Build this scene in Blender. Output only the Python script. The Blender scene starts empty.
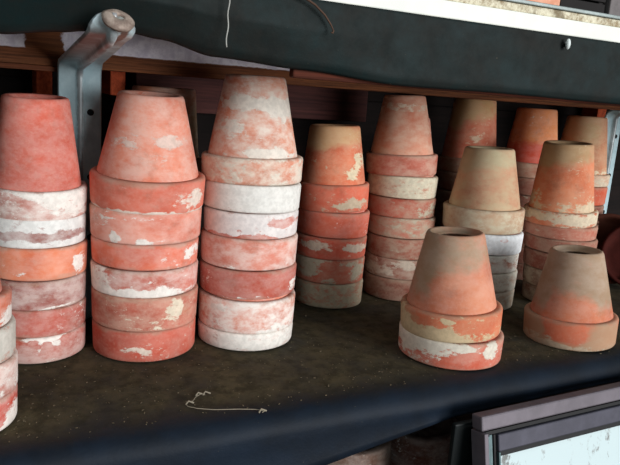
import bpy, bmesh, math, random
from mathutils import Vector, Matrix, noise
S = bpy.context.scene
COL = S.collection
random.seed(4)

# ------------------------------------------------------------------ helpers
def lin(c):
    return tuple(((v/255)/12.92 if v/255 <= .04045 else ((v/255+.055)/1.055)**2.4) for v in c)+(1.0,)

def obj(name, bm, m, parent=None, smooth=True, world=None):
    me = bpy.data.meshes.new(name)
    bmesh.ops.recalc_face_normals(bm, faces=bm.faces)
    bm.to_mesh(me); bm.free()
    for p in me.polygons: p.use_smooth = smooth
    o = bpy.data.objects.new(name, me)
    if m: me.materials.append(m)
    COL.objects.link(o)
    if parent: o.parent = parent
    return o

def tag(o, label, cat, group=None):
    o['label'] = label; o['category'] = cat
    if group: o['group'] = group
    return o

def struct(o):
    o['kind'] = 'structure'; return o

def empty(name, loc, rz=0):
    o = bpy.data.objects.new(name, None); COL.objects.link(o)
    o.location = loc; o.rotation_euler = (0, 0, rz); return o

def add_box(bm, a, b, bev=0.0):
    vs = [bm.verts.new((x, y, z)) for x in (a[0], b[0]) for y in (a[1], b[1]) for z in (a[2], b[2])]
    fs = [(0,1,3,2),(4,6,7,5),(0,4,5,1),(2,3,7,6),(0,2,6,4),(1,5,7,3)]
    fl = [bm.faces.new([vs[i] for i in f]) for f in fs]
    if bev:
        es = {e for f in fl for e in f.edges}
        bmesh.ops.bevel(bm, geom=list(es), offset=bev, segments=2, affect='EDGES', profile=.5)
    return bm

def box(name, a, b, m, parent=None, bev=0.0015):
    bm = bmesh.new(); add_box(bm, a, b, bev)
    return obj(name, bm, m, parent, smooth=False)

def tube(bm, pts, r, n=8, r2=None):
    r2 = r if r2 is None else r2
    rings = []
    for i, p in enumerate(pts):
        p = Vector(p)
        t = (Vector(pts[min(i+1, len(pts)-1)])-Vector(pts[max(i-1, 0)])).normalized()
        u = t.orthogonal().normalized() if i == 0 else (u_prev-t*u_prev.dot(t)).normalized()
        u_prev = u; w = t.cross(u)
        rr = r+(r2-r)*i/(len(pts)-1)
        rings.append([bm.verts.new(p+(u*math.cos(a)+w*math.sin(a))*rr) for a in [2*math.pi*k/n for k in range(n)]])
    for a, b in zip(rings, rings[1:]):
        for k in range(n): bm.faces.new((a[k], a[(k+1) % n], b[(k+1) % n], b[k]))
    bm.faces.new(rings[0]); bm.faces.new(rings[-1])

# ------------------------------------------------------------------ materials
class NT:
    def __init__(s, name):
        s.m = bpy.data.materials.new(name); s.m.use_nodes = True
        s.t = s.m.node_tree; s.b = s.t.nodes['Principled BSDF']
    def n(s, typ, **kw):
        o = s.t.nodes.new(typ)
        for k, v in kw.items(): setattr(o, k, v)
        return o
    def put(s, sock, v):
        if isinstance(v, bpy.types.NodeSocket): s.t.links.new(v, sock)
        elif v is not None: sock.default_value = v
    def math(s, op, a, b=None, c=None, clamp=False):
        o = s.n('ShaderNodeMath', operation=op, use_clamp=clamp)
        s.put(o.inputs[0], a); s.put(o.inputs[1], b)
        if c is not None: s.put(o.inputs[2], c)
        return o.outputs[0]
    def noise(s, vec, scale, detail=5, rough=.6, w=0.0, out='Fac'):
        o = s.n('ShaderNodeTexNoise', noise_dimensions='4D')
        s.put(o.inputs['Vector'], vec); s.put(o.inputs['Scale'], scale); s.put(o.inputs['Detail'], detail)
        s.put(o.inputs['Roughness'], rough); s.put(o.inputs['W'], w)
        return o.outputs[0] if out == 'Fac' else o.outputs['Color']
    def ramp(s, v, a, b, lo=0.0, hi=1.0):
        o = s.n('ShaderNodeMapRange', interpolation_type='SMOOTHSTEP')
        s.put(o.inputs[0], v); s.put(o.inputs[1], a); s.put(o.inputs[2], b); s.put(o.inputs[3], lo); s.put(o.inputs[4], hi)
        return o.outputs[0]
    def mix(s, f, a, b):
        o = s.n('ShaderNodeMix', data_type='RGBA')
        s.put(o.inputs[0], f); s.put(o.inputs[6], a); s.put(o.inputs[7], b)
        return o.outputs[2]
    def coord(s, scale=(1, 1, 1)):
        tc = s.n('ShaderNodeTexCoord'); mp = s.n('ShaderNodeMapping')
        s.t.links.new(tc.outputs['Object'], mp.inputs[0]); mp.inputs['Scale'].default_value = scale
        return mp.outputs[0]
    def bump(s, h, strength=.3, dist=.001):
        o = s.n('ShaderNodeBump'); s.put(o.inputs['Height'], h)
        o.inputs['Strength'].default_value = strength; o.inputs['Distance'].default_value = dist
        s.t.links.new(o.outputs[0], s.b.inputs['Normal'])
    def fin(s, col, rough=.8, metal=0.0, spec=.3):
        s.put(s.b.inputs['Base Color'], col); s.put(s.b.inputs['Roughness'], rough)
        s.put(s.b.inputs['Metallic'], metal); s.b.inputs['Specular IOR Level'].default_value = spec
        return s.m

# elliptic blot: a * exp(-((U-u0)/su)^2 - ((V-v0)/sv)^2)
def blot_group():
    g = bpy.data.node_groups.new('blot', 'ShaderNodeTree')
    for nm in ('U', 'V', 'u0', 'v0', 'su', 'sv', 'a', 'Add'):
        g.interface.new_socket(nm, in_out='INPUT', socket_type='NodeSocketFloat')
    g.interface.new_socket('Out', in_out='OUTPUT', socket_type='NodeSocketFloat')
    i = g.nodes.new('NodeGroupInput'); o = g.nodes.new('NodeGroupOutput')
    def M(op, a, b=None):
        n = g.nodes.new('ShaderNodeMath'); n.operation = op
        for k, v in enumerate((a, b)):
            if v is None: continue
            if isinstance(v, bpy.types.NodeSocket): g.links.new(v, n.inputs[k])
            else: n.inputs[k].default_value = v
        return n.outputs[0]
    I = i.outputs
    x = M('DIVIDE', M('SUBTRACT', I['U'], I['u0']), I['su']); y = M('DIVIDE', M('SUBTRACT', I['V'], I['v0']), I['sv'])
    q = M('ADD', M('MULTIPLY', x, x), M('MULTIPLY', y, y))
    q = M('MULTIPLY', q, q)
    e = M('MULTIPLY', M('EXPONENT', M('MULTIPLY', q, -1.0)), I['a'])
    g.links.new(M('ADD', e, I['Add']), o.inputs[0])
    return g
BLOT = blot_group()

WHITE = (240, 234, 226); CREAM = (205, 190, 165); TAN = (168, 146, 118); OLIVE = (150, 142, 118)
def clay(name, col, r, h, z0=0.0, lime=(), L0=-.1, haze=.15, limecol=WHITE, tint=(), tcol=TAN, T0=-.35, seed=0.0, rough=.9, fleck=.35):
    """fired clay; U runs across the pot, V up the piece; lime and tint are lists of blots (u, v, su, sv, amount)."""
    k = NT(name)
    P = k.coord()
    sx = k.n('ShaderNodeSeparateXYZ'); k.t.links.new(P, sx.inputs[0])
    wob = k.noise(P, 28, 3, .55, seed+3.1, out='Color')
    sw = k.n('ShaderNodeSeparateXYZ'); k.t.links.new(wob, sw.inputs[0])
    U = k.math('ADD', k.math('DIVIDE', sx.outputs[0], r), k.math('MULTIPLY', k.math('SUBTRACT', sw.outputs[0], .5), .32))
    V = k.math('ADD', k.math('DIVIDE', k.math('SUBTRACT', sx.outputs[2], z0), h), k.math('MULTIPLY', k.math('SUBTRACT', sw.outputs[1], .5), .022/h))
    def acc(blots, base):
        v = base
        for b in blots:
            g = k.n('ShaderNodeGroup', node_tree=BLOT)
            k.put(g.inputs['U'], U); k.put(g.inputs['V'], V); k.put(g.inputs['Add'], v)
            for nm, x in zip(('u0', 'v0', 'su', 'sv', 'a'), b): g.inputs[nm].default_value = x
            v = g.outputs[0]
        return v
    # fired clay tone
    big = k.noise(P, 18, 3, .5, seed+9.7); fine = k.noise(P, 260, 3, .6, seed+1.3)
    c = lin(tuple(v*.955 for v in col))
    c1 = (c[0]*.80, c[1]*.66, c[2]*.58, 1); c2 = (min(c[0]*1.08, 1), min(c[1]*1.18, 1), min(c[2]*1.12, 1), 1)
    base = k.mix(k.ramp(big, .32, .68), c1, c2)
    base = k.mix(k.math('ADD', k.math('MULTIPLY', k.ramp(fine, .45, .75), .16), .07), base, lin((216, 170, 146)))
    soil = k.noise(P, 33, 7, .72, seed+12.1)
    base = k.mix(k.math('MULTIPLY', k.ramp(soil, .5, .72), .38), base, lin((126, 84, 66)))
    # tint: weathered or differently fired zones, soft edged
    Ps = k.coord((1, 1, 1.6))
    n2 = k.noise(Ps, 55, 6, .68, seed+5.2)
    tv = k.math('ADD', acc(tint, T0), k.math('MULTIPLY', k.math('SUBTRACT', n2, .5), 1.1))
    base = k.mix(k.math('MULTIPLY', k.ramp(tv, .15, .85), .88), base, lin(tcol))
    if z0 == 0.0 and h > .012:      # grime on the shoulder and the lip of each rim
        e = k.math('ADD', k.ramp(V, .84, 1.0), k.ramp(V, 0.0, .09, .6, 0.0))
        base = k.mix(k.math('MULTIPLY', k.math('MULTIPLY', e, k.ramp(n2, .3, .55)), .6), base, lin((160, 132, 112)))
    # thin dusty haze of lime
    n3 = k.noise(Ps, 38, 6, .7, seed+7.9)
    base = k.mix(k.math('MULTIPLY', k.ramp(n3, .32, .66), min(1, haze*1.7+.05)), base, lin(limecol))
    # crusty lime
    Pl = k.coord((1, 1, 1.9))
    n1 = k.noise(Pl, 75, 8, .72, seed)
    lv = k.math('ADD', acc(lime, L0), k.math('MULTIPLY', k.math('SUBTRACT', n1, .5), 2.7))
    mask = k.ramp(lv, .20, .46)
    if fleck:
        fl = k.math('MULTIPLY', k.ramp(k.noise(Pl, 130, 5, .7, seed+4.4), .55, .63), k.ramp(k.noise(P, 24, 3, .5, seed+6.6), .62-.2*fleck, .72-.2*fleck))
        mask = k.math('MAXIMUM', mask, k.math('MULTIPLY', fl, .8))
    lc = k.mix(k.ramp(k.noise(P, 160, 4, .6, seed+2), .35, .65), lin(limecol), lin(tuple(int(v*.92) for v in limecol)))
    cc = k.mix(k.math('MULTIPLY', mask, .93), base, lc)
    k.bump(k.math('ADD', k.math('MULTIPLY', mask, .5), k.math('MULTIPLY', fine, .35)), .35, .0012)
    return k.fin(cc, rough, 0, .12)

def plain(name, col, rough=.7, metal=0, spec=.3, scale=40, var=.25, col2=None, bump=.15, sc=(1, 1, 1)):
    k = NT(name); P = k.coord(sc)
    n = k.noise(P, scale, 6, .65, 1.0)
    c = lin(col); d = lin(col2) if col2 else tuple(v*(1-var) for v in c[:3])+(1,)
    k.bump(k.noise(P, scale*4, 4, .6, 2.0), bump, .001)
    return k.fin(k.mix(k.ramp(n, .35, .65), c, d), rough, metal, spec)

def wood(name, col, col2, sc=(1.5, 14, 60), scale=6, rough=.85):
    k = NT(name); P = k.coord(sc)
    n = k.noise(P, scale, 8, .7, 3.0); n2 = k.noise(P, scale*5, 5, .7, 1.0)
    c = k.mix(k.ramp(n, .3, .7), lin(col), lin(col2))
    c = k.mix(k.math('MULTIPLY', k.ramp(n2, .5, .8), .5), c, lin(tuple(int(v*.4) for v in col2)))
    k.bump(n2, .4, .001)
    return k.fin(c, rough, 0, .15)

def sheet_mat(name, col, dust, dustlevel, spots=True, band=None):
    """black polythene; dust and soil lie on it."""
    k = NT(name); P = k.coord()
    n = k.noise(P, 14, 6, .65, 2.0); n2 = k.noise(P, 300, 3, .7, 6.0); n3 = k.noise(P, 45, 6, .7, 4.0)
    c = k.mix(k.ramp(n, .3, .7), lin(col), lin(tuple(int(v*.7) for v in col)))
    lvl = k.math('MULTIPLY', k.ramp(k.math('ADD', n, k.math('MULTIPLY', n3, .6)), .55, 1.0), dustlevel)
    if band:      # dust has settled on the level part (object Y above band), not over the rounded lip
        sx = k.n('ShaderNodeSeparateXYZ'); k.t.links.new(P, sx.inputs[0])
        yy = k.math('ADD', sx.outputs[1], k.math('MULTIPLY', k.math('SUBTRACT', n3, .5), .03))
        lv = k.ramp(yy, band[0], band[1])
        lvl = k.math('MULTIPLY', k.math('ADD', lvl, .35), lv)
    dc = k.mix(k.ramp(n3, .35, .65), lin(dust), lin(tuple(int(v*.62) for v in dust)))
    c = k.mix(lvl, c, dc)
    r = k.math('ADD', .6, k.math('MULTIPLY', lvl, .5))
    if spots:
        sp = k.ramp(n2, .70, .78)
        c = k.mix(k.math('MULTIPLY', sp, .55), c, lin((150, 138, 112)))
    k.bump(k.math('ADD', k.math('MULTIPLY', n3, 1.0), k.math('MULTIPLY', n2, .3)), .35, .002)
    return k.fin(c, r, 0, .16)

# ------------------------------------------------------------------ pots
def ring_mesh(profile, seg=72, wob=0.0, seed=0.0):
    bm = bmesh.new(); rings = []
    for (r, z) in profile:
        rr = []
        for k in range(seg):
            a = 2*math.pi*k/seg
            f = 1+wob*noise.noise(Vector((math.cos(a)*1.3+seed, math.sin(a)*1.3, z*14+seed)))
            rr.append(bm.verts.new((r*f*math.cos(a), r*f*math.sin(a), z)))
        rings.append(rr)
    n = len(rings)
    for i in range(n):
        a, b = rings[i], rings[(i+1) % n]
        for k in range(seg): bm.faces.new((a[k], a[(k+1) % seg], b[(k+1) % seg], b[k]))
    return bm

def sub(profile, step=.008):
    out = []
    for i, p in enumerate(profile):
        q = profile[(i+1) % len(profile)]; out.append(p)
        L = math.hypot(q[0]-p[0], q[1]-p[1]); m = int(L/step)
        for k in range(1, m+1): out.append((p[0]+(q[0]-p[0])*k/(m+1), p[1]+(q[1]-p[1])*k/(m+1)))
    return out

def mesh_pot(r, hr, H, rt, rb, seed, w=.0045, hole=.011, hs=.72):
    R2 = r*.985
    rim = [(R2-.0022, 0), (R2-.0008, .0006), (R2, .0025), (r, hr-.0036), (r-.0009, hr-.0013), (r-.003, hr-.0002),
           (rb-.001, hr), (rb-.001, hr*.75), (r-.008, hr*.5), (R2-.0075, .0008)]
    s = (rb-rt)/(H-hr)
    body = [(rb, hr*.8), (rb, hr+.001), (rt+s*.004, H-.004), (rt-.0006, H-.0012), (rt-.0026, H), (rt*hs, H-.0012), (rt*hs-.001, H-.0050), (hole+.0012, H-.0056),
            (hole, H-.0065), (hole+.0005, H-.0085), (rt-w-.003, H-.0085), (rb-w, hr*.8)]
    return ring_mesh(sub(rim), wob=.010, seed=seed), ring_mesh(sub(body, .012), wob=.008, seed=seed+5)

G_POTS = 'terracotta pots stacked upside down on the shelf'
NP = [0]
def pot(x, y, z, r, hr, label, rim, body=None, H=.1295, rt=None, rbf=.875, tilt=(0, 0), group=G_POTS, name='terracotta_pot', hole=.011, hs=.72):
    NP[0] += 1; sd = NP[0]*3.37
    rt = rt or .575*r
    rimbm, bodybm = mesh_pot(r, hr, H, rt, rbf*r, sd, hole=hole, hs=hs)
    rk = dict(seed=sd); rk.update(rim)
    mr = clay('clay_rim', rk.pop('col'), r, hr, 0.0, **rk)
    bk = dict(col=rim['col'], seed=sd+1.7, haze=.1); bk.update(body or {})
    mb = clay('clay_body', bk.pop('col'), r, H-hr, hr, **bk)
    rz = math.atan2(-x, y)
    b = empty(name, (x, y, z)); b.rotation_euler = (math.radians(tilt[0]), math.radians(tilt[1]), rz)
    obj('body', bodybm, mb, b); obj('rim', rimbm, mr, b)
    return tag(b, label, 'flower pot', group)

def stack(y, rims, top):
    """rims: bottom to top (x, z, r, label, rim_material); the last one shows its whole body."""
    for i, (x, z, r, label, rm) in enumerate(rims):
        last = i == len(rims)-1
        hr = (top['zrt']-z) if last else (rims[i+1][1]-z-.0006)
        t = ((i*37 % 5-2)*.22, (i*53 % 7-3)*.16)
        if last: pot(x, y, z, r, hr, label, rm, top['mat'], H=top['H'], rt=top['rt'], rbf=top.get('rb', .875), tilt=top.get('tilt', (0, 0)), hole=top.get('hole', .011), hs=top.get('hs', .72))
        else:
            H = min(.1295, top['ztop']-z-.004-.004*(len(rims)-1-i))
            pot(x, y, z, r, min(hr, .042), label, rm, H=max(H, hr+.05), tilt=t)

def C(col, **k): return dict(col=col, **k)
RED = (206, 92, 72); SAL = (222, 128, 104); ORG = (226, 120, 84); PNK = (212, 130, 118); DRD = (178, 80, 68); BRN = (160, 92, 76)

# stack cut by the left edge
A = 'front stack cut by the left edge'
stack(.645, [
 (-.0335, 0, .0495, 'red pot, lime streak, bottom of the '+A, C((200,60,45), L0=-.35, haze=.15, lime=[(.9,.35,.22,.5,.9),(.6,.1,.3,.2,.6)])),
 (-.0330, .0328, .0498, 'pinkish pot, second up in the '+A, C((196,120,112), L0=-.05, haze=.4, lime=[(.7,.2,.5,.4,.3)])),
 (-.0334, .0664, .0491, 'grey-white limed pot, third up in the '+A, C((196,110,90), L0=.3, haze=.35, limecol=(205,200,190), lime=[(.8,.6,.5,.5,.4)])),
 (-.0345, .0991, .0475, 'orange-red pot on top of the '+A, C((205,95,65), L0=-.2, lime=[(.95,.25,.25,.35,.8)])),
], dict(zrt=.128, ztop=.229, H=.1295, rt=.024, rb=.8, mat=C((190,100,80))))

# first whole stack, left of the bracket
A = 'stack left of the bracket'
stack(.810, [
 (.0440, 0, .0550, 'bottom pot of the '+A+', red with dripping lime along its top', C((186,82,70), L0=-.25, haze=.22, lime=[(.1,.95,.45,.12,1.0),(.35,.75,.12,.3,.7),(0,.65,.08,.3,.6),(.3,1.0,.3,.1,.6)])),
 (.0445, .0320, .0548, 'plain red pot, second up in the '+A, C((180,76,66), L0=-.35, haze=.10, lime=[(.85,.5,.15,.3,.5)])),
 (.0448, .0649, .0550, 'dusky maroon pot, third up in the '+A, C((152,76,74), L0=-.35, haze=.22, lime=[(.2,.02,.6,.06,.8)])),
 (.0454, .0990, .0555, 'bright orange pot, middle of the '+A, C((232,128,92), L0=-.35, haze=.08, lime=[(.72,.35,.14,.38,.95),(.86,.5,.1,.35,.6),(-.35,.15,.25,.12,.5)])),
 (.0450, .1366, .0548, 'white pot with mauve streak, second from the top of the '+A, C((160,112,112), L0=.62, haze=.3, limecol=(232,232,228), lime=[(0,.45,1.2,.16,-.75)])),
 (.0460, .1704, .0552, 'topmost salmon pot with a whitened rim on the '+A, C((196,120,112), L0=.12, haze=.4, lime=[(.55,.65,.5,.45,.5),(.1,.9,.8,.15,.4)])),
], dict(zrt=.2034, ztop=.3020, H=.1316, rt=.0353, tilt=(3.5,0), hole=.013, mat=C((214,94,78), L0=-.55, haze=.08, fleck=0, T0=-.5, tcol=(222,128,112), tint=[(0,.5,.35,.6,.7)])))

# widest stack
A = 'wide stack right of the bracket'
stack(.788, [
 (.1681, 0, .0636, 'bottom pot of the '+A+', red with one cream splash', C((198,78,62), L0=-.4, haze=.06, lime=[(-.05,.35,.24,.14,.95),(-.35,.4,.15,.15,.5)], limecol=(228,212,196))),
 (.1681, .0388, .0648, 'red pot with tan crusts, second up in the '+A, C((190,90,76), L0=-.3, haze=.16, limecol=(226,212,190), lime=[(.52,.6,.16,.4,.8),(.25,.3,.2,.2,.6),(-.35,.5,.15,.4,.55),(.9,.8,.4,.2,.4),(0,.08,.9,.08,.4)], tint=[(.75,.5,.25,.5,.6)], tcol=(200,150,110))),
 (.1675, .0805, .0647, 'pot crusted white below and left, third up in the '+A, C((206,108,96), L0=-.05, haze=.25, lime=[(-.9,.5,.35,.5,.7),(-.2,.12,1.0,.22,.75),(.35,.3,.25,.2,.4),(.5,.8,.25,.2,-.4)])),
 (.1675, .1131, .0642, 'smooth bright salmon pot, third from the top of the '+A, C((232,116,92), L0=-.45, haze=.08, lime=[(.85,.65,.18,.35,.9),(.65,.4,.15,.2,.4)])),
 (.1680, .1442, .0664, 'pale salmon pot, second from the top of the '+A, C((230,136,118), L0=-.25, haze=.14, lime=[(-.52,.2,.14,.16,.9),(-.1,.12,.12,.16,.9),(.15,.1,.25,.1,.5),(-.75,.6,.25,.3,.5),(-.2,.8,.5,.08,.5)])),
 (.1689, .1835, .0678, 'topmost pot of the '+A+', salmon with white rim edge', C((216,98,78), L0=-.45, haze=.08, lime=[(0,.02,1.6,.12,1.0),(.48,.45,.14,.25,.75),(.75,.4,.18,.35,.8),(.95,.6,.2,.3,.6)], limecol=(228,214,200))),
], dict(zrt=.2207, ztop=.3113, H=.1300, rt=.0373, tilt=(4,.8), hole=.013, mat=C((228,128,104), L0=-.4, haze=.28, limecol=(226,200,188), lime=[(.3,.48,.25,.1,.7),(0,.45,.8,.16,.42),(-.5,.4,.3,.12,.3)], tint=[(0,.85,.8,.3,.7)], tcol=(214,160,140), T0=-.4)))

# tallest stack
A = 'tallest, whitest stack'
stack(.784, [
 (.3030, 0, .0640, 'bottom pot of the '+A+', nearly all white', C((206,150,140), L0=.55, haze=.5)),
 (.3032, .0236, .0643, 'pink pot whitened below, second up in the '+A, C((222,132,112), L0=-.15, haze=.5, lime=[(-.9,.3,.5,.5,.45),(.6,.1,.5,.25,.6),(-.5,.75,.3,.15,.5)])),
 (.3026, .0697, .0640, 'plain dull red pot, third up in the '+A, C((186,80,68), L0=-.45, haze=.08, lime=[(.95,.35,.14,.3,.9),(-.3,.05,.5,.07,.7),(.5,.05,.4,.07,.6)])),
 (.3021, .1064, .0634, 'rosy pink hazed pot, middle of the '+A, C((220,128,112), L0=-.35, haze=.3, lime=[(-.4,.12,.2,.14,.6),(.75,.15,.2,.2,.5)])),
 (.3027, .1459, .0618, 'white pot with a red lower edge, third from the top of the '+A, C((206,100,84), L0=.62, haze=.3, limecol=(234,228,224), lime=[(-.2,.02,.9,.12,-.9),(.65,.65,.25,.2,-.9)])),
 (.3020, .1786, .0633, 'chalk-white pot, second from the top of the '+A, C((206,160,140), L0=.7, haze=.5, limecol=(234,232,226), tint=[(-.5,.3,.4,.4,.4)])),
 (.3012, .2131, .0650, 'topmost pot of the '+A+', salmon banded with white', C((226,138,112), L0=.25, haze=.5, limecol=(232,222,206), lime=[(.1,.35,.25,.25,-.4),(.4,.7,.3,.2,-.5)])),
], dict(zrt=.2453, ztop=.3427, H=.1296, rt=.0374, tilt=(0,-.8), mat=C((230,140,112), L0=-.02, haze=.45, limecol=(232,224,212), lime=[(.1,.66,.8,.1,.75),(.55,.58,.2,.12,.5),(-.4,.35,.3,.12,.5),(.3,.06,.5,.08,.7)], tint=[(0,.95,.8,.1,.7)], tcol=(220,160,120), T0=-.5)))

# short orange stack in the middle
A = 'short orange stack'
LC = (190, 180, 158)
stack(.898, [
 (.4883, 0, .0554, 'tan-crusted pot at the bottom of the '+A, C((186,104,84), L0=.4, haze=.4, limecol=(182,170,146))),
 (.4862, .0401, .0562, 'red pot with tan crust on both sides, second up in the '+A, C((204,96,76), L0=-.3, haze=.15, limecol=LC, lime=[(-.6,.6,.4,.5,.9),(.75,.45,.28,.45,.9),(0,.1,.3,.2,.7),(0,.95,1.3,.14,.6)])),
 (.4856, .0794, .0573, 'bright red pot with a lime band, middle of the '+A, C((214,76,54), L0=-.3, haze=.06, limecol=(222,204,184), lime=[(-.4,.6,.6,.26,.85),(.7,.6,.4,.3,.9)])),
 (.4858, .1134, .0578, 'clean red-orange pot, second from the top of the '+A, C((222,96,72), L0=-.6, haze=.04)),
 (.4830, .1528, .0573, 'topmost pot of the '+A+', with a buff oval crust on its rim', C((226,98,74), L0=-.5, haze=.06, limecol=(206,190,164), lime=[(.5,.3,.6,.3,1.1)])),
], dict(zrt=.1943, ztop=.2816, H=.1288, rt=.0387, tilt=(0,-2.2), mat=C((226,112,78), L0=-.5, haze=.1, limecol=(226,212,180), lime=[(.72,.45,.22,.22,.95),(.4,.2,.3,.15,.6),(-.1,.2,.2,.08,.6),(.6,.15,.2,.15,.5)], tint=[(-.1,.85,1.2,.3,1.3),(-.5,.5,.4,.3,.6)], tcol=(212,168,122), T0=-.5)))

# leaning stack of dull pots
A = 'dull stack leaning left'
stack(.905, [
 (.6273, 0, .0594, 'dark reddish pot at the bottom of the '+A, C((136,66,56), L0=-.3, haze=.2, limecol=LC, lime=[(.4,.4,.3,.4,.3)])),
 (.6255, .0374, .0585, 'mottled brown pot with pale blots, second up in the '+A, C((146,76,62), L0=-.05, haze=.3, limecol=(205,190,172), lime=[(.25,.75,.4,.3,.6),(-.6,.4,.5,.4,.5)])),
 (.6247, .0711, .0573, 'reddish brown pot, third up in the '+A, C((156,70,56), L0=-.05, haze=.3, limecol=LC)),
 (.6221, .1063, .0568, 'buff-crusted pot in the middle of the '+A, C((190,110,94), L0=.2, haze=.4, limecol=LC)),
 (.6186, .1402, .0568, 'red pot with pale haze, third from the top of the '+A, C((184,82,66), L0=0, haze=.25, limecol=LC, lime=[(.75,.4,.3,.4,.4)])),
 (.6163, .1723, .0581, 'flaky pale olive-crusted pot, second from the top of the '+A, C((180,104,84), L0=.46, haze=.5, limecol=(214,206,182))),
 (.6115, .2082, .0588, 'topmost pot of the '+A+', dusty pink with a pale ring', C((184,92,78), L0=-.4, haze=.25, limecol=(214,190,170))),
], dict(zrt=.2415, ztop=.334, H=.1262, rt=.0335, tilt=(0,-2.6), mat=C((220,140,116), L0=-.5, haze=.28, limecol=(220,200,178), lime=[(0,.80,1.4,.09,.85)], tint=[(.1,.3,.6,.4,.5)], tcol=(214,150,132), T0=-.6)))

# pale olive stack in the second row
A = 'olive stack with white paint'
stack(.827, [
 (.7387, 0, .0593, 'grey-tan pot at the bottom of the '+A, C((168,136,116), L0=.3, haze=.5, limecol=(186,178,162))),
 (.7367, .0330, .0614, 'grey pot, second up in the '+A, C((172,134,116), L0=.4, haze=.5, limecol=(206,200,186))),
 (.7337, .0653, .0625, 'grey-white pot with a brown streak, middle of the '+A, C((176,108,88), L0=.5, haze=.5, limecol=(220,216,206), lime=[(.6,.5,.25,.2,-.5)])),
 (.7336, .0957, .0650, 'bright white-painted pot, second from the top of the '+A, C((190,90,70), L0=.95, haze=.6, limecol=(238,242,244), lime=[(.55,.85,.1,.1,-1.2)])),
 (.7300, .1292, .0658, 'topmost pale olive-pink pot of the '+A, C((204,172,146), L0=-.2, haze=.6, limecol=(208,200,174))),
], dict(zrt=.1667, ztop=.261, H=.1318, rt=.0391, tilt=(0,-1.2), mat=C((208,154,126), L0=-.5, haze=.3, limecol=(196,184,150), tint=[(-.1,.85,1.2,.25,1.0),(-.6,.5,.3,.5,.7),(0,.02,1.2,.15,.7)], tcol=(184,174,142), T0=-.3)))

# back row
def dimrow(y, x, r, zr, n, A, first, tops, cols, zrt, ztop, mat, rt, tilt=(0, 0), xo=0.0):
    dz = zr/n
    rims = [(x+xo*(1-i/n), i*dz, r, (tops[i]+' '+A), cols[i]) for i in range(n)]
    rims.append((x, zr, r, first+' '+A, cols[n]))
    stack(y, rims, dict(zrt=zrt, ztop=ztop, H=ztop-zr, rt=rt, mat=mat, tilt=tilt))

def dim(base, n, hz=.15): return [C(tuple(int(v*(.7+.05*((i*7) % 3))) for v in base), haze=hz, L0=-.3, limecol=LC) for i in range(n)]  # clay colours scaled down to paint in the dim back row
ORD = ['bottom pot of the', 'second pot up in the', 'third pot up in the', 'fourth pot up in the',
       'fifth pot up in the', 'sixth pot up in the', 'seventh pot up in the']
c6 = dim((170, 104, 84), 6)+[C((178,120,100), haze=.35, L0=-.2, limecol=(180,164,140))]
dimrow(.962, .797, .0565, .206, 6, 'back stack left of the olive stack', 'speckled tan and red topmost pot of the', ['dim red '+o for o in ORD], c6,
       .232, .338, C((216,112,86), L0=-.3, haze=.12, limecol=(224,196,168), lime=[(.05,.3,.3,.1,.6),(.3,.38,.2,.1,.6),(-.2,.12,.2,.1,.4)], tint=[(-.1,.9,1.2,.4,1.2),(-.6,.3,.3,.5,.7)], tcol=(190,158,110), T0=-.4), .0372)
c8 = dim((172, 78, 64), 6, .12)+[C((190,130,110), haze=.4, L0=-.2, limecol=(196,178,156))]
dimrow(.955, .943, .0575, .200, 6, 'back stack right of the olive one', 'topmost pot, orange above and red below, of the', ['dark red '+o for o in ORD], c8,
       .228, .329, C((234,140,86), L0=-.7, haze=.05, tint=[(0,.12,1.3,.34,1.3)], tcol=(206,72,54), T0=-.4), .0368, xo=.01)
A = 'stack behind the single front pot'  # lower rims' clay darkened for shade, besides their own dark red
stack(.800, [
 (.8950, 0, .0585, 'shade-darkened brown pot at the bottom of the '+A, C((84,44,36), haze=.25, L0=-.3, limecol=LC)),
 (.8915, .0305, .0590, 'shade-dulled brown pot, second up in the '+A, C((98,54,44), haze=.35, L0=-.2, limecol=LC)),
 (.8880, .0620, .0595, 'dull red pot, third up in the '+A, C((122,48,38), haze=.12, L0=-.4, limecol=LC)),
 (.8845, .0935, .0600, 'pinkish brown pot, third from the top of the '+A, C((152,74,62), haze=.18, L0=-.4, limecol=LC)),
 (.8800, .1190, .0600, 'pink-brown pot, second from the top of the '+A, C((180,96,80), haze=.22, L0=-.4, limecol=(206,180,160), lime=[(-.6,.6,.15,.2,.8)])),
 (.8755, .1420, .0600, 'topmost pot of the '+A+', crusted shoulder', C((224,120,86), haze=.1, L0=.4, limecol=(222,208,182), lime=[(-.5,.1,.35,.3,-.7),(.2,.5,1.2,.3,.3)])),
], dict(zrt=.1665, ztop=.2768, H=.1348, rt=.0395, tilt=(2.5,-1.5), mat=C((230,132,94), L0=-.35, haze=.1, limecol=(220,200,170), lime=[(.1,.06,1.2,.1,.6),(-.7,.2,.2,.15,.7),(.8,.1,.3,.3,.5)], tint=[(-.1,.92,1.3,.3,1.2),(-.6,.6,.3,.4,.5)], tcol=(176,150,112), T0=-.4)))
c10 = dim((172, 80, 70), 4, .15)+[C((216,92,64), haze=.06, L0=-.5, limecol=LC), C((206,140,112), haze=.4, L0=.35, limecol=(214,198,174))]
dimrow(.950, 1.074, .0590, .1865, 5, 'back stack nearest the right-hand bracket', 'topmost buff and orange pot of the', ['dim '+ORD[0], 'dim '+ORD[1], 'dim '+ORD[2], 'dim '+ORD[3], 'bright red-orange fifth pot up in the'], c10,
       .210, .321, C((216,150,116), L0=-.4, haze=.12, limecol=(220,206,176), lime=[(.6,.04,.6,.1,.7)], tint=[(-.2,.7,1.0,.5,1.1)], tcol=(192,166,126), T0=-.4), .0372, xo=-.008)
c0 = dim((150, 92, 70), 7)
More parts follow.
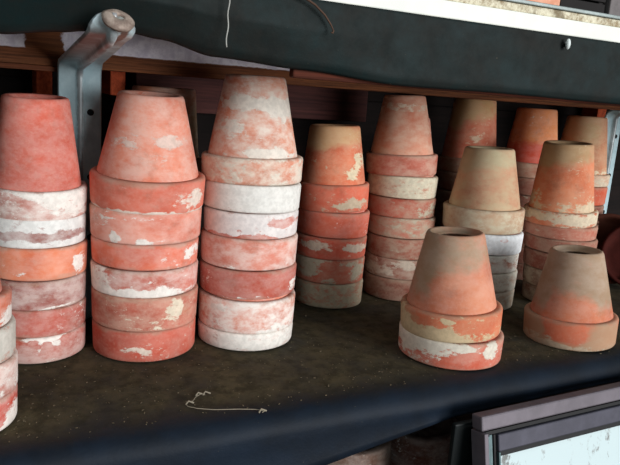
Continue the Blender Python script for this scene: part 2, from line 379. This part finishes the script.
dimrow(.955, .2255, .0590, .190, 6, 'shadowed stack hidden behind the wide stack', 'brown topmost pot of the', ['dim '+o for o in ORD], c0,
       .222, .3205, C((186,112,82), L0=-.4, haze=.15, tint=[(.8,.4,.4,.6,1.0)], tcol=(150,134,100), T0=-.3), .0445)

# the two at the front edge
stack(.654, [
 (.5474, 0, .0687, 'lime-crusted red pot under the front pot nearest the shelf edge', C((210,92,70), L0=-.02, haze=.1, limecol=(222,216,200), lime=[(-.6,.75,.7,.4,.75),(-.7,.15,.4,.25,.3),(.25,.85,.3,.15,.7),(.75,.7,.12,.4,.8),(.3,.25,.35,.25,-.4)])),
 (.5440, .0352, .0664, 'brownish front pot on one lime-crusted pot near the shelf edge', C((222,116,82), L0=-.35, haze=.08, limecol=(206,186,150), lime=[(-.6,.2,.8,.35,1.0),(.1,.14,1.1,.28,.85),(-.02,.6,.14,.3,.8),(-.95,.6,.3,.6,.8),(-.1,.85,.3,.1,.8)], tint=[(-.8,.5,.35,.7,1.0)], tcol=(156,134,104))),
], dict(zrt=.0700, ztop=.1650, H=.1298, rt=.0369, hole=.022, hs=.84, tilt=(0,-3.0), mat=C((212,128,98), L0=-.8, haze=.04, tint=[(-.2,.8,1.3,.4,1.1),(-.7,.4,.35,.6,.9),(-.3,.35,.3,.2,.3)], tcol=(156,134,108), T0=-.38, fleck=0)))
pot(.7640, .648, 0, .0652, .0395, 'single brownish pot standing alone at the front, furthest right', C((214,104,74), L0=-.5, haze=.08, limecol=(190,170,146), lime=[(-.7,.1,.6,.5,.9),(0,.0,1.5,.2,.9)], tint=[(-.85,.5,.4,.8,1.5),(.75,.5,.4,.8,1.1),(-.1,.0,.9,.3,1.0)], tcol=(170,138,110), T0=-.2),
    C((208,116,84), L0=-.8, haze=.05, tint=[(0,.75,1.3,.5,1.2),(-.7,.3,.3,.4,.9),(.7,.4,.3,.5,.8)], tcol=(156,136,112), T0=-.33, fleck=0), H=.1330, rt=.0359, tilt=(0,-3.2), hole=.020, hs=.84, group=G_POTS)

# two saucers on edge at the right
def saucer(loc, r, rot, label, col):
    prof = [(.001, 0), (r*.80, 0), (r*.84, .003), (r, .022), (r-.001, .026), (r-.006, .026), (r*.82, .008), (r*.76, .005), (.001, .005)]
    bm = ring_mesh(sub(prof), wob=.006, seed=r*100)
    o = obj('terracotta_saucer', bm, plain('saucer_clay', col, .85, scale=50, spec=.1))
    o.location = loc; o.rotation_euler = rot
    return tag(o, label, 'plant saucer', 'saucers standing on edge at the right')
saucer((1.096, .872, .063), .070, (math.radians(68), 0, math.radians(-42)), 'brown clay saucer on edge behind the dark red one, by the right-hand bracket', (76, 42, 32))
saucer((1.120, .828, .057), .064, (math.radians(68), 0, math.radians(-42)), 'dark red clay saucer on edge, foremost of two at the right edge', (66, 25, 20))

# ------------------------------------------------------------------ lower shelf (black polythene over boards)
M_SHEET = sheet_mat('shelf_polythene', (20, 31, 44), (98, 89, 66), .72, band=(.566, .625))
def floor_sheet():
    bm = bmesh.new(); X0, X1, nx = -.55, 1.75, 300
    # cross section: back wall -> front lip -> drape
    sec = [(1.08-.0125*i, 0.0) for i in range(41)]           # y to .580
    for k in range(1, 9):
        a = k/8*math.pi/2; sec.append((.580-.022*math.sin(a), -.022*(1-math.cos(a))))
    sec += [(.5935, -.042), (.593, -.052), (.5935, -.062), (.595, -.072), (.598, -.08)]
    npre = len(sec)-5
    rows = []
    for i in range(nx+1):
        x = X0+(X1-X0)*i/nx; row = []
        low = .088 - .050*min(1, max(0, (x-.2)/.29)) - .006*min(1, max(0, (x-.5)/.2))
        for j, (y, z) in enumerate(sec):
            n = noise.noise(Vector((x*9, y*9, 0))); n2 = noise.noise(Vector((x*30, y*30, z*20+3)))
            if j < 41:
                f = min(1, max(0, (j-26)/15))
                zz = z-.0012-.0012*abs(n)-.0004*abs(n2); yy = y
                yy += f*.003*noise.noise(Vector((x*5, 7, 0)))
            else:
                if j >= npre:
                    t = (j-npre+1)/5; z = -.022-(low-.022)*t; y = .558+.003*math.sin(t*2.5)
                yy = y+.003*noise.noise(Vector((x*5, 7, 0)))+.0015*noise.noise(Vector((x*11, z*20, 5))); zz = z-.002
            row.append(bm.verts.new((x, yy, zz)))
        rows.append(row)
    for a, b in zip(rows, rows[1:]):
        for k in range(len(a)-1): bm.faces.new((a[k], a[k+1], b[k+1], b[k]))
    o = obj('plastic_sheet', bm, M_SHEET)
    sm = o.modifiers.new('t', 'SOLIDIFY'); sm.thickness = .0006; sm.offset = -1
    return tag(o, 'dusty black plastic sheet covering the lower shelf and drooping over its front edge', 'plastic sheet')
floor_sheet()
M_DARKWOOD = wood('old_dark_wood', (62, 40, 30), (30, 20, 16))
o = box('shelf_board', (-.55, .587, -.030), (1.75, 1.08, -.006), M_DARKWOOD); tag(o, 'dark timber board carrying the pots, under the black plastic', 'shelf')

# crumbs of soil
def crumbs():
    bm = bmesh.new(); rnd = random.Random(9)
    for k in range(1600):
        x = rnd.uniform(-.1, 1.25); y = .583+abs(rnd.gauss(0, .14))
        if y > 1.05: continue
        s = rnd.uniform(.0002, .0008)*(1.6 if rnd.random() < .06 else 1)
        m = Matrix.Translation((x, y, -.0012+s*.4)) @ Matrix.Rotation(rnd.uniform(0, 6), 4, 'Z') @ Matrix.Diagonal((s*rnd.uniform(1, 2.6), s, s*.7, 1))
        bmesh.ops.create_icosphere(bm, subdivisions=1, radius=1, matrix=m)
    o = obj('soil_crumbs', bm, plain('soil_crumb', (122, 110, 88), .95, scale=300, col2=(70, 60, 46)), smooth=False)
    o['kind'] = 'stuff'; return tag(o, 'fine crumbs of dry soil and grit scattered over the black sheet', 'soil')
crumbs()

# cobwebby string on the lip
bm = bmesh.new()
pts = [(.2000,.626), (.1950,.629), (.1890,.625), (.1830,.616), (.1760,.616), (.1750,.606), (.1830,.599), (.1990,.591), (.2210,.585), (.2390,.579), (.2480,.574), (.2440,.572)]
def zsurf(y): return -.0010-(0 if y > .580 else .022*(1-math.sqrt(max(0, 1-((.580-y)/.022)**2))))
fin = []
for (a, b) in zip(pts, pts[1:]):
    for k in range(5):
        t = k/5; x = a[0]+(b[0]-a[0])*t; y = a[1]+(b[1]-a[1])*t
        x += .0012*noise.noise(Vector((x*300, y*300, 0)))
        fin.append((x, y, zsurf(y)+.0012))
tube(bm, fin, .00045, 6)
for q in ((.1780,.612), (.1930,.628), (.2010,.628), (.2450,.574)):
    tube(bm, [(q[0]-.004, q[1]-.002, zsurf(q[1])+.0014), (q[0], q[1]+.002, zsurf(q[1])+.003), (q[0]+.005, q[1]-.001, zsurf(q[1])+.0014)], .0009, 6)
tag(obj('frayed_string', bm, plain('pale_fibre', (150, 140, 122), .9)), 'thin pale frayed string curling over the front lip of the black sheet', 'string')

# ------------------------------------------------------------------ back wall, joists, beam
M_BLACKWALL = wood('wall_boards', (30, 22, 20), (14, 11, 11), sc=(1, 1, 12), scale=5)
bm = bmesh.new()
for i in range(12):
    add_box(bm, (-.55, 1.085+.003*(i % 2), -.52+i*.12), (1.8, 1.11, -.52+i*.12+.1195), .001)
add_box(bm, (-.55, 1.1105, -.52), (1.8, 1.13, .92))
struct(obj('wall_back', bm, M_BLACKWALL, smooth=False))
struct(box('floor', (-1.5, -.6, -.56), (2.6, 1.11, -.52), plain('earth_floor', (62, 54, 44), .95, scale=12)))
struct(box('wall_left', (-.58, .62, -.52), (-.55, 1.11, .9), M_BLACKWALL))
M_ROAN = wood('reddish_grey_wood', (92, 56, 52), (58, 38, 38), sc=(1.2, 10, 40))
tag(box('back_batten', (.20, 1.03, .283), (.61, 1.084, .345), M_ROAN), 'purplish brown batten along the back, behind the tallest stack', 'batten')
M_ENDG = wood('orange_saw_cut_wood', (206, 96, 60), (150, 62, 38), sc=(30, 1, 18), scale=7)
GJ = 'sawn joist ends below the beam'
tag(box('joist_end', (.0570, .985, .296), (.0775, 1.084, .3945), M_ENDG), 'reddish wood joist end left of the steel bracket', 'joist', GJ)
tag(box('joist_end', (.1550, .985, .304), (.1760, 1.084, .3945), M_ENDG), 'orange sawn joist end right of the steel bracket', 'joist', GJ)
tag(box('wooden_post', (1.205, 1.04, -.006), (1.232, 1.085, .345), M_ENDG), 'thin orange wooden post at the far right behind the back stack', 'post')
# beam with paint remains
def beam_mat():
    k = NT('painted_beam'); P = k.coord(); sx = k.n('ShaderNodeSeparateXYZ'); k.t.links.new(P, sx.inputs[0])
    Pw = k.coord((1.5, 14, 60))
    n = k.noise(Pw, 6, 8, .7, 3.0); n2 = k.noise(Pw, 30, 5, .7, 1.0)
    c = k.mix(k.ramp(n, .3, .7), lin((150, 92, 58)), lin((84, 52, 36)))
    c = k.mix(k.math('MULTIPLY', k.ramp(n2, .45, .75), .6), c, lin((40, 26, 18)))
    w = k.noise(P, 60, 6, .7, 8.0)
    x = k.math('ADD', sx.outputs[0], k.math('MULTIPLY', k.math('SUBTRACT', w, .5), .03))
    z = k.math('ADD', sx.outputs[2], k.math('MULTIPLY', k.math('SUBTRACT', w, .5), .005))
    def win(a, b): return k.math('MULTIPLY', k.ramp(x, a, a+.004), k.ramp(x, b, b+.004, 1.0, 0.0))
    m = k.math('ADD', k.math('ADD', win(-.3, .037), win(.082, .118), clamp=True), win(.128, .40), clamp=True)
    m = k.math('MULTIPLY', m, k.ramp(z, .3560, .3575))
    c = k.mix(m, c, k.mix(k.ramp(w, .4, .6), lin((250, 246, 255)), lin((222, 216, 230))))
    k.bump(n2, .5, .001)
    return k.fin(c, .8, 0, .2)
tag(box('shelf_beam', (-.55, .902, .337), (1.75, .94, .392), beam_mat(), bev=.002), 'old brown timber beam with flaking white paint under the top shelf', 'beam')
tag(box('wooden_batten', (-.55, .895, .3305), (.083, .938, .3368), wood('thin_strip', (128, 76, 50), (84, 48, 34)), bev=.001), 'thin brown strip of wood under the left end of the beam', 'batten')

# upper shelf
tag(box('shelf_board', (-.55, .629, .395), (1.75, 1.084, .4130), M_DARKWOOD), 'dark underside board of the upper shelf', 'shelf')
M_WHITE = plain('white_painted_board', (238, 238, 228), .6, scale=25, col2=(226, 228, 220))
tag(box('painted_board', (-.55, .588, .4135), (1.75, 1.084, .4315), M_WHITE), 'bright white painted board edge along the upper shelf, above the black sheet', 'board')
def rough_board():
    k = NT('flaking_board'); P = k.coord()
    n = k.noise(P, 90, 8, .75, 1.0); n2 = k.noise(P, 22, 4, .6, 4.0)
    c = k.mix(k.ramp(n, .35, .6), lin((150, 132, 104)), lin((226, 220, 196)))
    c = k.mix(k.math('MULTIPLY', k.ramp(n2, .52, .6), .7), c, lin((110, 96, 72)))
    k.bump(n, .8, .002); return k.fin(c, .9, 0, .1)
tag(box('plank', (-.55, .592, .4318), (1.75, .66, .4408), rough_board(), bev=.002), 'flaking beige plank lying on the white board, under the metal rail', 'plank')
M_RAIL = plain('grey_rail', (150, 160, 158), .45, .5, scale=40)
tag(box('metal_rail', (-.55, .590, .4411), (1.75, .606, .4452), M_RAIL, bev=.0008), 'thin grey metal rail along the top of the upper shelf', 'rail')
bm = bmesh.new(); add_box(bm, (.470, .615, .4412), (.6215, .70, .505), .004)
tag(obj('brick', bm, plain('brick_pink', (224, 168, 140), .9, scale=60, col2=(206, 140, 112)), smooth=False), 'pinkish brick resting on the upper shelf, top right of the photo', 'brick')
def crate():  # added box, keeps the gap dark where sky would show
    r = empty('gap_crate', (.665, .66, .4412))
    tag(r, 'black crate added to darken the gap between the brick and the grey block', 'crate')
    m = plain('gap_dark_wood', (26, 22, 22), .8, scale=30)
    for s in (-1, 1): box('side_panel', (s*.034-.004, -.035, 0), (s*.034+.004, .035, .085), m, r)
    for z in (.0, .022, .044, .066): box('slat', (-.038, -.0385, z+.001), (.038, -.0355, z+.0205), m, r, .0005)
    box('bottom_board', (-.0295, -.035, 0), (.0295, .035, .006), m, r)
    box('back_panel', (-.0295, .031, .0065), (.0295, .035, .085), m, r)
crate()
tag(box('concrete_block', (.7105, .62, .4412), (.82, .70, .52), plain('grey_concrete', (118, 112, 112), .9, scale=60)), 'grey block at the top right corner on the upper shelf', 'block')

# hanging black sheet in front of the upper shelf
M_FASC = sheet_mat('fascia_polythene', (15, 34, 35), (62, 50, 42), .3)
LOW = [(-.6,.352), (.008,.356), (.054,.362), (.077,.365), (.111,.367), (.137,.364), (.188,.353), (.275,.348), (.394,.3405), (.532,.3415), (.733,.3400), (1.8,.336)]
def lowz(x):
    for (a, za), (b, zb) in zip(LOW, LOW[1:]):
        if a <= x <= b:
            t = (x-a)/(b-a); t = t*t*(3-2*t); return za+(zb-za)*t
    return .34
def fascia():
    bm = bmesh.new(); nx, nz = 360, 26; rows = []
    for i in range(nx+1):
        x = -.55+2.3*i/nx; zl = lowz(x); row = []
        row.append(bm.verts.new((x, .612, .4128)))
        lf = min(1, max(0, (.40-x)/.35))               # the fold on the left half
        for j in range(nz+1):
            t = j/nz; z = .4128+(zl-.4128)*t
            y = .5865+.0012*noise.noise(Vector((x*6, z*30, 0)))+.0015*noise.noise(Vector((x*22, z*40, 4)))
            y -= .010*lf*math.sin(min(1, t/.55)*math.pi/2)                       # bulges forward to the crease
            y += .030*lf*max(0, (t-.42)/.58)**1.0                                  # then tucks back under
            y += .004*max(0, t-.9)/.1
            row.append(bm.verts.new((x, y, z)))
        rows.append(row)
    for a, b in zip(rows, rows[1:]):
        for k in range(len(a)-1): bm.faces.new((a[k], a[k+1], b[k+1], b[k]))
    o = obj('plastic_sheet', bm, M_FASC)
    sm = o.modifiers.new('t', 'SOLIDIFY'); sm.thickness = .0006; sm.offset = 1
    tag(o, 'dark teal plastic sheet hanging over the front of the upper shelf', 'plastic sheet')
fascia()
batten = box('wooden_batten', (0, 0, 0), (1.48, .011, .012), wood('red_brown_strip', (92, 46, 33), (60, 32, 24)), bev=.002)
batten.location = (.268, .600, .3400); batten.rotation_euler = (0, math.radians(.25), 0)
tag(batten, 'red-brown batten showing along the lower edge of the hanging sheet', 'batten')
tag(box('shelf_brace', (.268, .6125, .350), (1.75, .628, .4130), M_DARKWOOD), 'dark board behind the hanging sheet, under the upper shelf', 'board')

# twig, thread, white peg on the fascia
bm = bmesh.new()
tube(bm, [(0.2380,.579,.4175), (0.2450,.578,.4135), (0.2550,.578,.4150), (0.2650,.577,.4120), (0.2760,.577,.4070), (0.2870,.577,.3990), (0.2940,.577,.3910), (0.2965,.576,.3860)], .0016, 7, .0007)
tube(bm, [(0.2080,.580,.4120), (0.2230,.579,.4150), (0.2450,.578,.4135)], .0008, 6, .0016)
tube(bm, [(0.2965,.576,.3860), (0.2955,.575,.3835), (0.2935,.575,.3840)], .0011, 6, .0006)
tag(obj('twig', bm, plain('dry_root', (84, 62, 50), .9)), 'dry curved twig clinging to the hanging dark sheet', 'twig')
bm = bmesh.new()
tube(bm, [(.1900+.0006*math.sin(k), .5715+.0002*k, .405-.0034*k) for k in range(14)], .0006, 6)
tag(obj('thread', bm, plain('white_thread', (176, 176, 170), .8)), 'short pale thread hanging down the dark sheet', 'thread')
pg = empty('peg', (.6060, .580, .403)); tag(pg, 'small white peg stuck through the dark sheet near the brick', 'peg')
bm = bmesh.new(); bmesh.ops.create_uvsphere(bm, u_segments=16, v_segments=10, radius=1, matrix=Matrix.Diagonal((.0030, .0028, .0062, 1))); obj('head', bm, plain('white_plastic', (220, 228, 226), .4), pg)
bm = bmesh.new(); tube(bm, [(.001, .001, 0), (.0035, .006, -.001)], .0022, 8); obj('shank', bm, plain('dark_shank', (30, 30, 30), .6), pg)

# ------------------------------------------------------------------ steel brackets
def steel_mat():
    k = NT('galvanised_steel'); P = k.coord(); sx = k.n('ShaderNodeSeparateXYZ'); k.t.links.new(P, sx.inputs[0])
    n = k.noise(P, 35, 6, .65, 1.0); n2 = k.noise(k.coord((1, .4, .4)), 120, 6, .7, 5.0)
    c = k.mix(k.ramp(n, .3, .7), lin((208, 232, 238)), lin((172, 200, 208)))
    ax = k.math('ABSOLUTE', k.math('SUBTRACT', sx.outputs[0], -.0008))
    rust = k.ramp(k.math('ADD', k.math('MULTIPLY', ax, -160), k.math('MULTIPLY', n2, 1.5)), .05, .45)
    yy = k.ramp(sx.outputs[1], .0, .29, 1.0, .55)
    c = k.mix(k.math('MULTIPLY', rust, yy), c, k.mix(n2, lin((120, 66, 38)), lin((60, 40, 32))))
    wear = k.ramp(sx.outputs[1], .02, .22, .75, 0.0)                # the exposed upper arm is dull and brownish
    c = k.mix(k.math('MULTIPLY', wear, k.ramp(n, .25, .65)), c, lin((140, 118, 112)))
    k.bump(n2, .2, .0006)
    return k.fin(c, k.math('ADD', .32, k.math('MULTIPLY', n, .2)), .25, .5)
M_STEEL = steel_mat()
def bracket(x, ybend, zb, bottom, label):
    r = empty('steel_bracket', (x, .582, 0)); tag(r, label, 'bracket', 'steel shelf brackets')
    # centreline (y, z, width, taper)
    path = [(-.0155,.3775,.014), (-.0155,.375,.024), (-.0155,.371,.031), (-.0145,.3665,.035), (-.010,.3630,.036), (.0,.3612,.036), (.03,.3597,.036)]
    L = ybend-.582
    for t in (.3, .5, .7, .88): path.append((L*t, .3612+(zb-.3612)*t, .036+.015*t))
    for k in range(1, 8):
        a = math.pi/2*k/7; path.append((L-.018+.018*math.sin(a), zb+.001-.018*(1-math.cos(a)), .051))
    zc = zb-.03
    while zc > bottom+.05: path.append((L, zc, .051)); zc -= .03
    for k in range(8):
        a = math.pi/2*k/7; path.append((L, bottom+.045-.045*math.sin(a), max(.004, .051*math.cos(a)**.7)))
    prof = [(-.5, .06), (-.46, 0), (-.12, 0), (-.07, -.10), (-.03, -.16), (.03, -.16), (.07, -.10), (.12, 0), (.46, 0), (.5, .06)]
    bm = bmesh.new(); rings = []
    for i, (y, z, w) in enumerate(path):
        a = path[max(i-1, 0)]; b = path[min(i+1, len(path)-1)]
        t = Vector((0, b[0]-a[0], b[1]-a[1])).normalized(); nrm = Vector((0, -t.z, t.y))*-1   # away from the viewer
        xo = -.0105*max(0, min(1, 1-(y+.010)/.30))
        rings.append([bm.verts.new(Vector((u*w+xo, y, z)) + nrm*(-d*.05)) for (u, d) in prof])
    for a, b in zip(rings, rings[1:]):
        for k in range(len(prof)-1): bm.faces.new((a[k], a[k+1], b[k+1], b[k]))
    o = obj('strap', bm, M_STEEL, r)
    sm = o.modifiers.new('t', 'SOLIDIFY'); sm.thickness = .0022; sm.offset = 0
    md = plain('dark_hole', (16, 18, 20), .8); mb = plain('bolt_brass', (124, 106, 96), .6, .2, scale=120, col2=(168, 152, 140))
    for z in (.283, .20, .12):
        if z > bottom+.03:
            bm = bmesh.new(); bmesh.ops.create_cone(bm, cap_ends=True, segments=20, radius1=.0042, radius2=.0042, depth=.004, matrix=Matrix.Translation((.0125, L-.0005, z)) @ Matrix.Rotation(math.pi/2, 4, 'X'))
            obj('hole_disc', bm, md, r)  # dark disc stands in for the unlit punched hole
    b = empty('bolt', (0, 0, 0)); b.parent = r
    bm = ring_mesh(sub([(.0040, 0), (.0125, -.001), (.0135, .0015), (.0105, .004), (.0040, .005)], .004), 32, wob=.08, seed=3)
    w = obj('washer', bm, mb, b); w.location = (-.0075, -.0205, .3715); w.rotation_euler = (math.radians(38), math.radians(8), 0); 
    bm = bmesh.new(); bmesh.ops.create_cone(bm, cap_ends=True, segments=6, radius1=.0046, radius2=.004, depth=.009); w = obj('bolt_head', bm, plain('zinc', (190, 190, 186), .4, .6), b)
    w.location = (-.0065, -.0225, .3695); w.rotation_euler = (math.radians(50), 0, 0)
    return r
bracket(.1015, .880, .3425, .005, 'bent galvanised steel bracket bolted through the hanging sheet, between the first two whole stacks')
bracket(1.180, .975, .335, .075, 'pale blue-grey steel bracket at the right edge, behind the saucers')

# ------------------------------------------------------------------ framed pane lower right
def framed():
    r = empty('window_frame', (.491, .524, -.0205))
    r.rotation_euler = (math.radians(-12), math.radians(-1.3), math.radians(0))
    tag(r, 'grey metal window frame with dirty pane, sky reflection painted pale, leaning at the lower right', 'window frame')
    mg = plain('grey_aluminium', (108, 101, 108), .5, .2, scale=30, col2=(96, 90, 96)); mi = plain('darker_aluminium', (74, 73, 84), .5, .3, scale=30)
    mk = plain('gap_shade', (14, 14, 16), .6); ms = plain('steel_edge', (86, 104, 106), .4, .5)  # black strips put in for the shade of the gaps between rails
    W, Hh = .62, .40
    box('top_rail', (0, -.008, -.0175), (W, .010, 0), mg, r, .002)
    box('side_rail', (0, -.012, -Hh), (.006, .012, -.019), mg, r, .001)
    box('side_rail', (W-.02, -.012, -Hh), (W, .012, -.019), mg, r, .001)
    box('bottom_rail', (0, -.012, -Hh-.02), (W, .012, -Hh-.0005), mg, r, .002)
    box('gap_shade_strip', (.0065, -.006, -.0235), (W-.021, .008, -.0188), mk, r, .0005)
    box('gap_shade_strip', (.018, -.006, -Hh+.001), (.0215, .008, -.024), mk, r, .0005)
    box('channel', (.0065, -.008, -Hh+.001), (.0110, .008, -.024), ms, r, .0005)
    box('channel', (.0122, -.005, -Hh+.001), (.0170, .008, -.024), ms, r, .0005)
    box('inner_rail', (.022, -.010, -.0440), (W-.021, .010, -.0238), mi, r, .0015)
    box('inner_rail', (.022, -.010, -Hh+.001), (.0245, .010, -.0445), ms, r, .0005)
    box('inner_gap_shade', (.0250, -.007, -.0505), (W-.021, .008, -.0443), mk, r, .0005)
    k = NT('dirty_sky_pane'); P = k.coord((1, 1, .6))
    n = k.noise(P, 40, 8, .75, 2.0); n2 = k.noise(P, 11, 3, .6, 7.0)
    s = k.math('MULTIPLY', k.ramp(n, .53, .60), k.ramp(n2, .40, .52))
    c = k.mix(k.math('MULTIPLY', s, .8), lin((206, 222, 224)), lin((84, 74, 66)))  # pale base paints the reflected sky; dark specks are dirt
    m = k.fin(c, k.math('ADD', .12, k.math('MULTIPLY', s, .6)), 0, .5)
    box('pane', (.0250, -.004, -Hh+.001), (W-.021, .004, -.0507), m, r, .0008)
framed()
o = box('dark_panel', (.474, .538, -.45), (.60, .5455, -.037), plain('dark_green_panel', (16, 23, 24), .5), bev=.002); tag(o, 'dark greenish panel edge standing behind the metal window frame', 'panel')

# pots stored below the shelf, clay darkened to imitate the shadow there
tag(box('shelf_board', (-.55, .62, -.335), (1.75, 1.084, -.300), M_DARKWOOD), 'dark board of the bottom shelf, in shadow', 'shelf')
GB = 'pots in the shadow under the shelf'
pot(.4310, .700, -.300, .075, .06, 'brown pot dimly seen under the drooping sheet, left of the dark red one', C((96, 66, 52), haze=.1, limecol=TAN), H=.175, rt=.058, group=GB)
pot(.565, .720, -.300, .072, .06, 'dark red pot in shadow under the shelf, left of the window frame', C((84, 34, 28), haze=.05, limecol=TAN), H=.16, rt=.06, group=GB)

# ------------------------------------------------------------------ light
w = bpy.data.worlds.new('World'); S.world = w; w.use_nodes = True
t = w.node_tree; bg = t.nodes['Background']
tc = t.nodes.new('ShaderNodeTexCoord'); sp = t.nodes.new('ShaderNodeSeparateXYZ'); t.links.new(tc.outputs['Generated'], sp.inputs[0])
mr = t.nodes.new('ShaderNodeMapRange'); t.links.new(sp.outputs[2], mr.inputs[0]); mr.inputs[1].default_value = -.15; mr.inputs[2].default_value = .25
cr = t.nodes.new('ShaderNodeMix'); cr.data_type = 'RGBA'; t.links.new(mr.outputs[0], cr.inputs[0])
cr.inputs[6].default_value = (.20, .19, .17, 1); cr.inputs[7].default_value = (.86, .97, 1.0, 1)
t.links.new(cr.outputs[2], bg.inputs[0]); bg.inputs[1].default_value = .5
sun = bpy.data.lights.new('sun', 'SUN'); sun.energy = 3.5; sun.angle = math.radians(32); sun.color = (.98, .98, .985)
so = bpy.data.objects.new('sun', sun); COL.objects.link(so)
dirv = Vector((-.36, .92, -.10)).normalized()
so.rotation_euler = dirv.to_track_quat('-Z', 'Y').to_euler()

# ------------------------------------------------------------------ camera
d = Vector((-219, 3058, 650)).normalized(); X = Vector((1340, -42, 650)); X = (X-d*X.dot(d)).normalized()
Z = -d; Y = Z.cross(X)                                    # world axes seen in camera space (x right, y down, z forward)
right = Vector((X.x, Y.x, Z.x)); down = Vector((X.y, Y.y, Z.y)); fwd = Vector((X.z, Y.z, Z.z))
cam = bpy.data.cameras.new('Camera'); co = bpy.data.objects.new('Camera', cam); COL.objects.link(co)
M = Matrix((right, -down, -fwd)).transposed().to_4x4(); M.translation = Vector((0, 0, .325))
co.matrix_world = M
cam.sensor_width = 36; cam.lens = 650/620*36; cam.clip_start = .01; cam.clip_end = 50
S.camera = co
S.view_settings.view_transform = 'Standard'; S.view_settings.look = 'None'
S.view_settings.exposure = 0.0; S.view_settings.gamma = 1; S.view_settings.use_curve_mapping = False
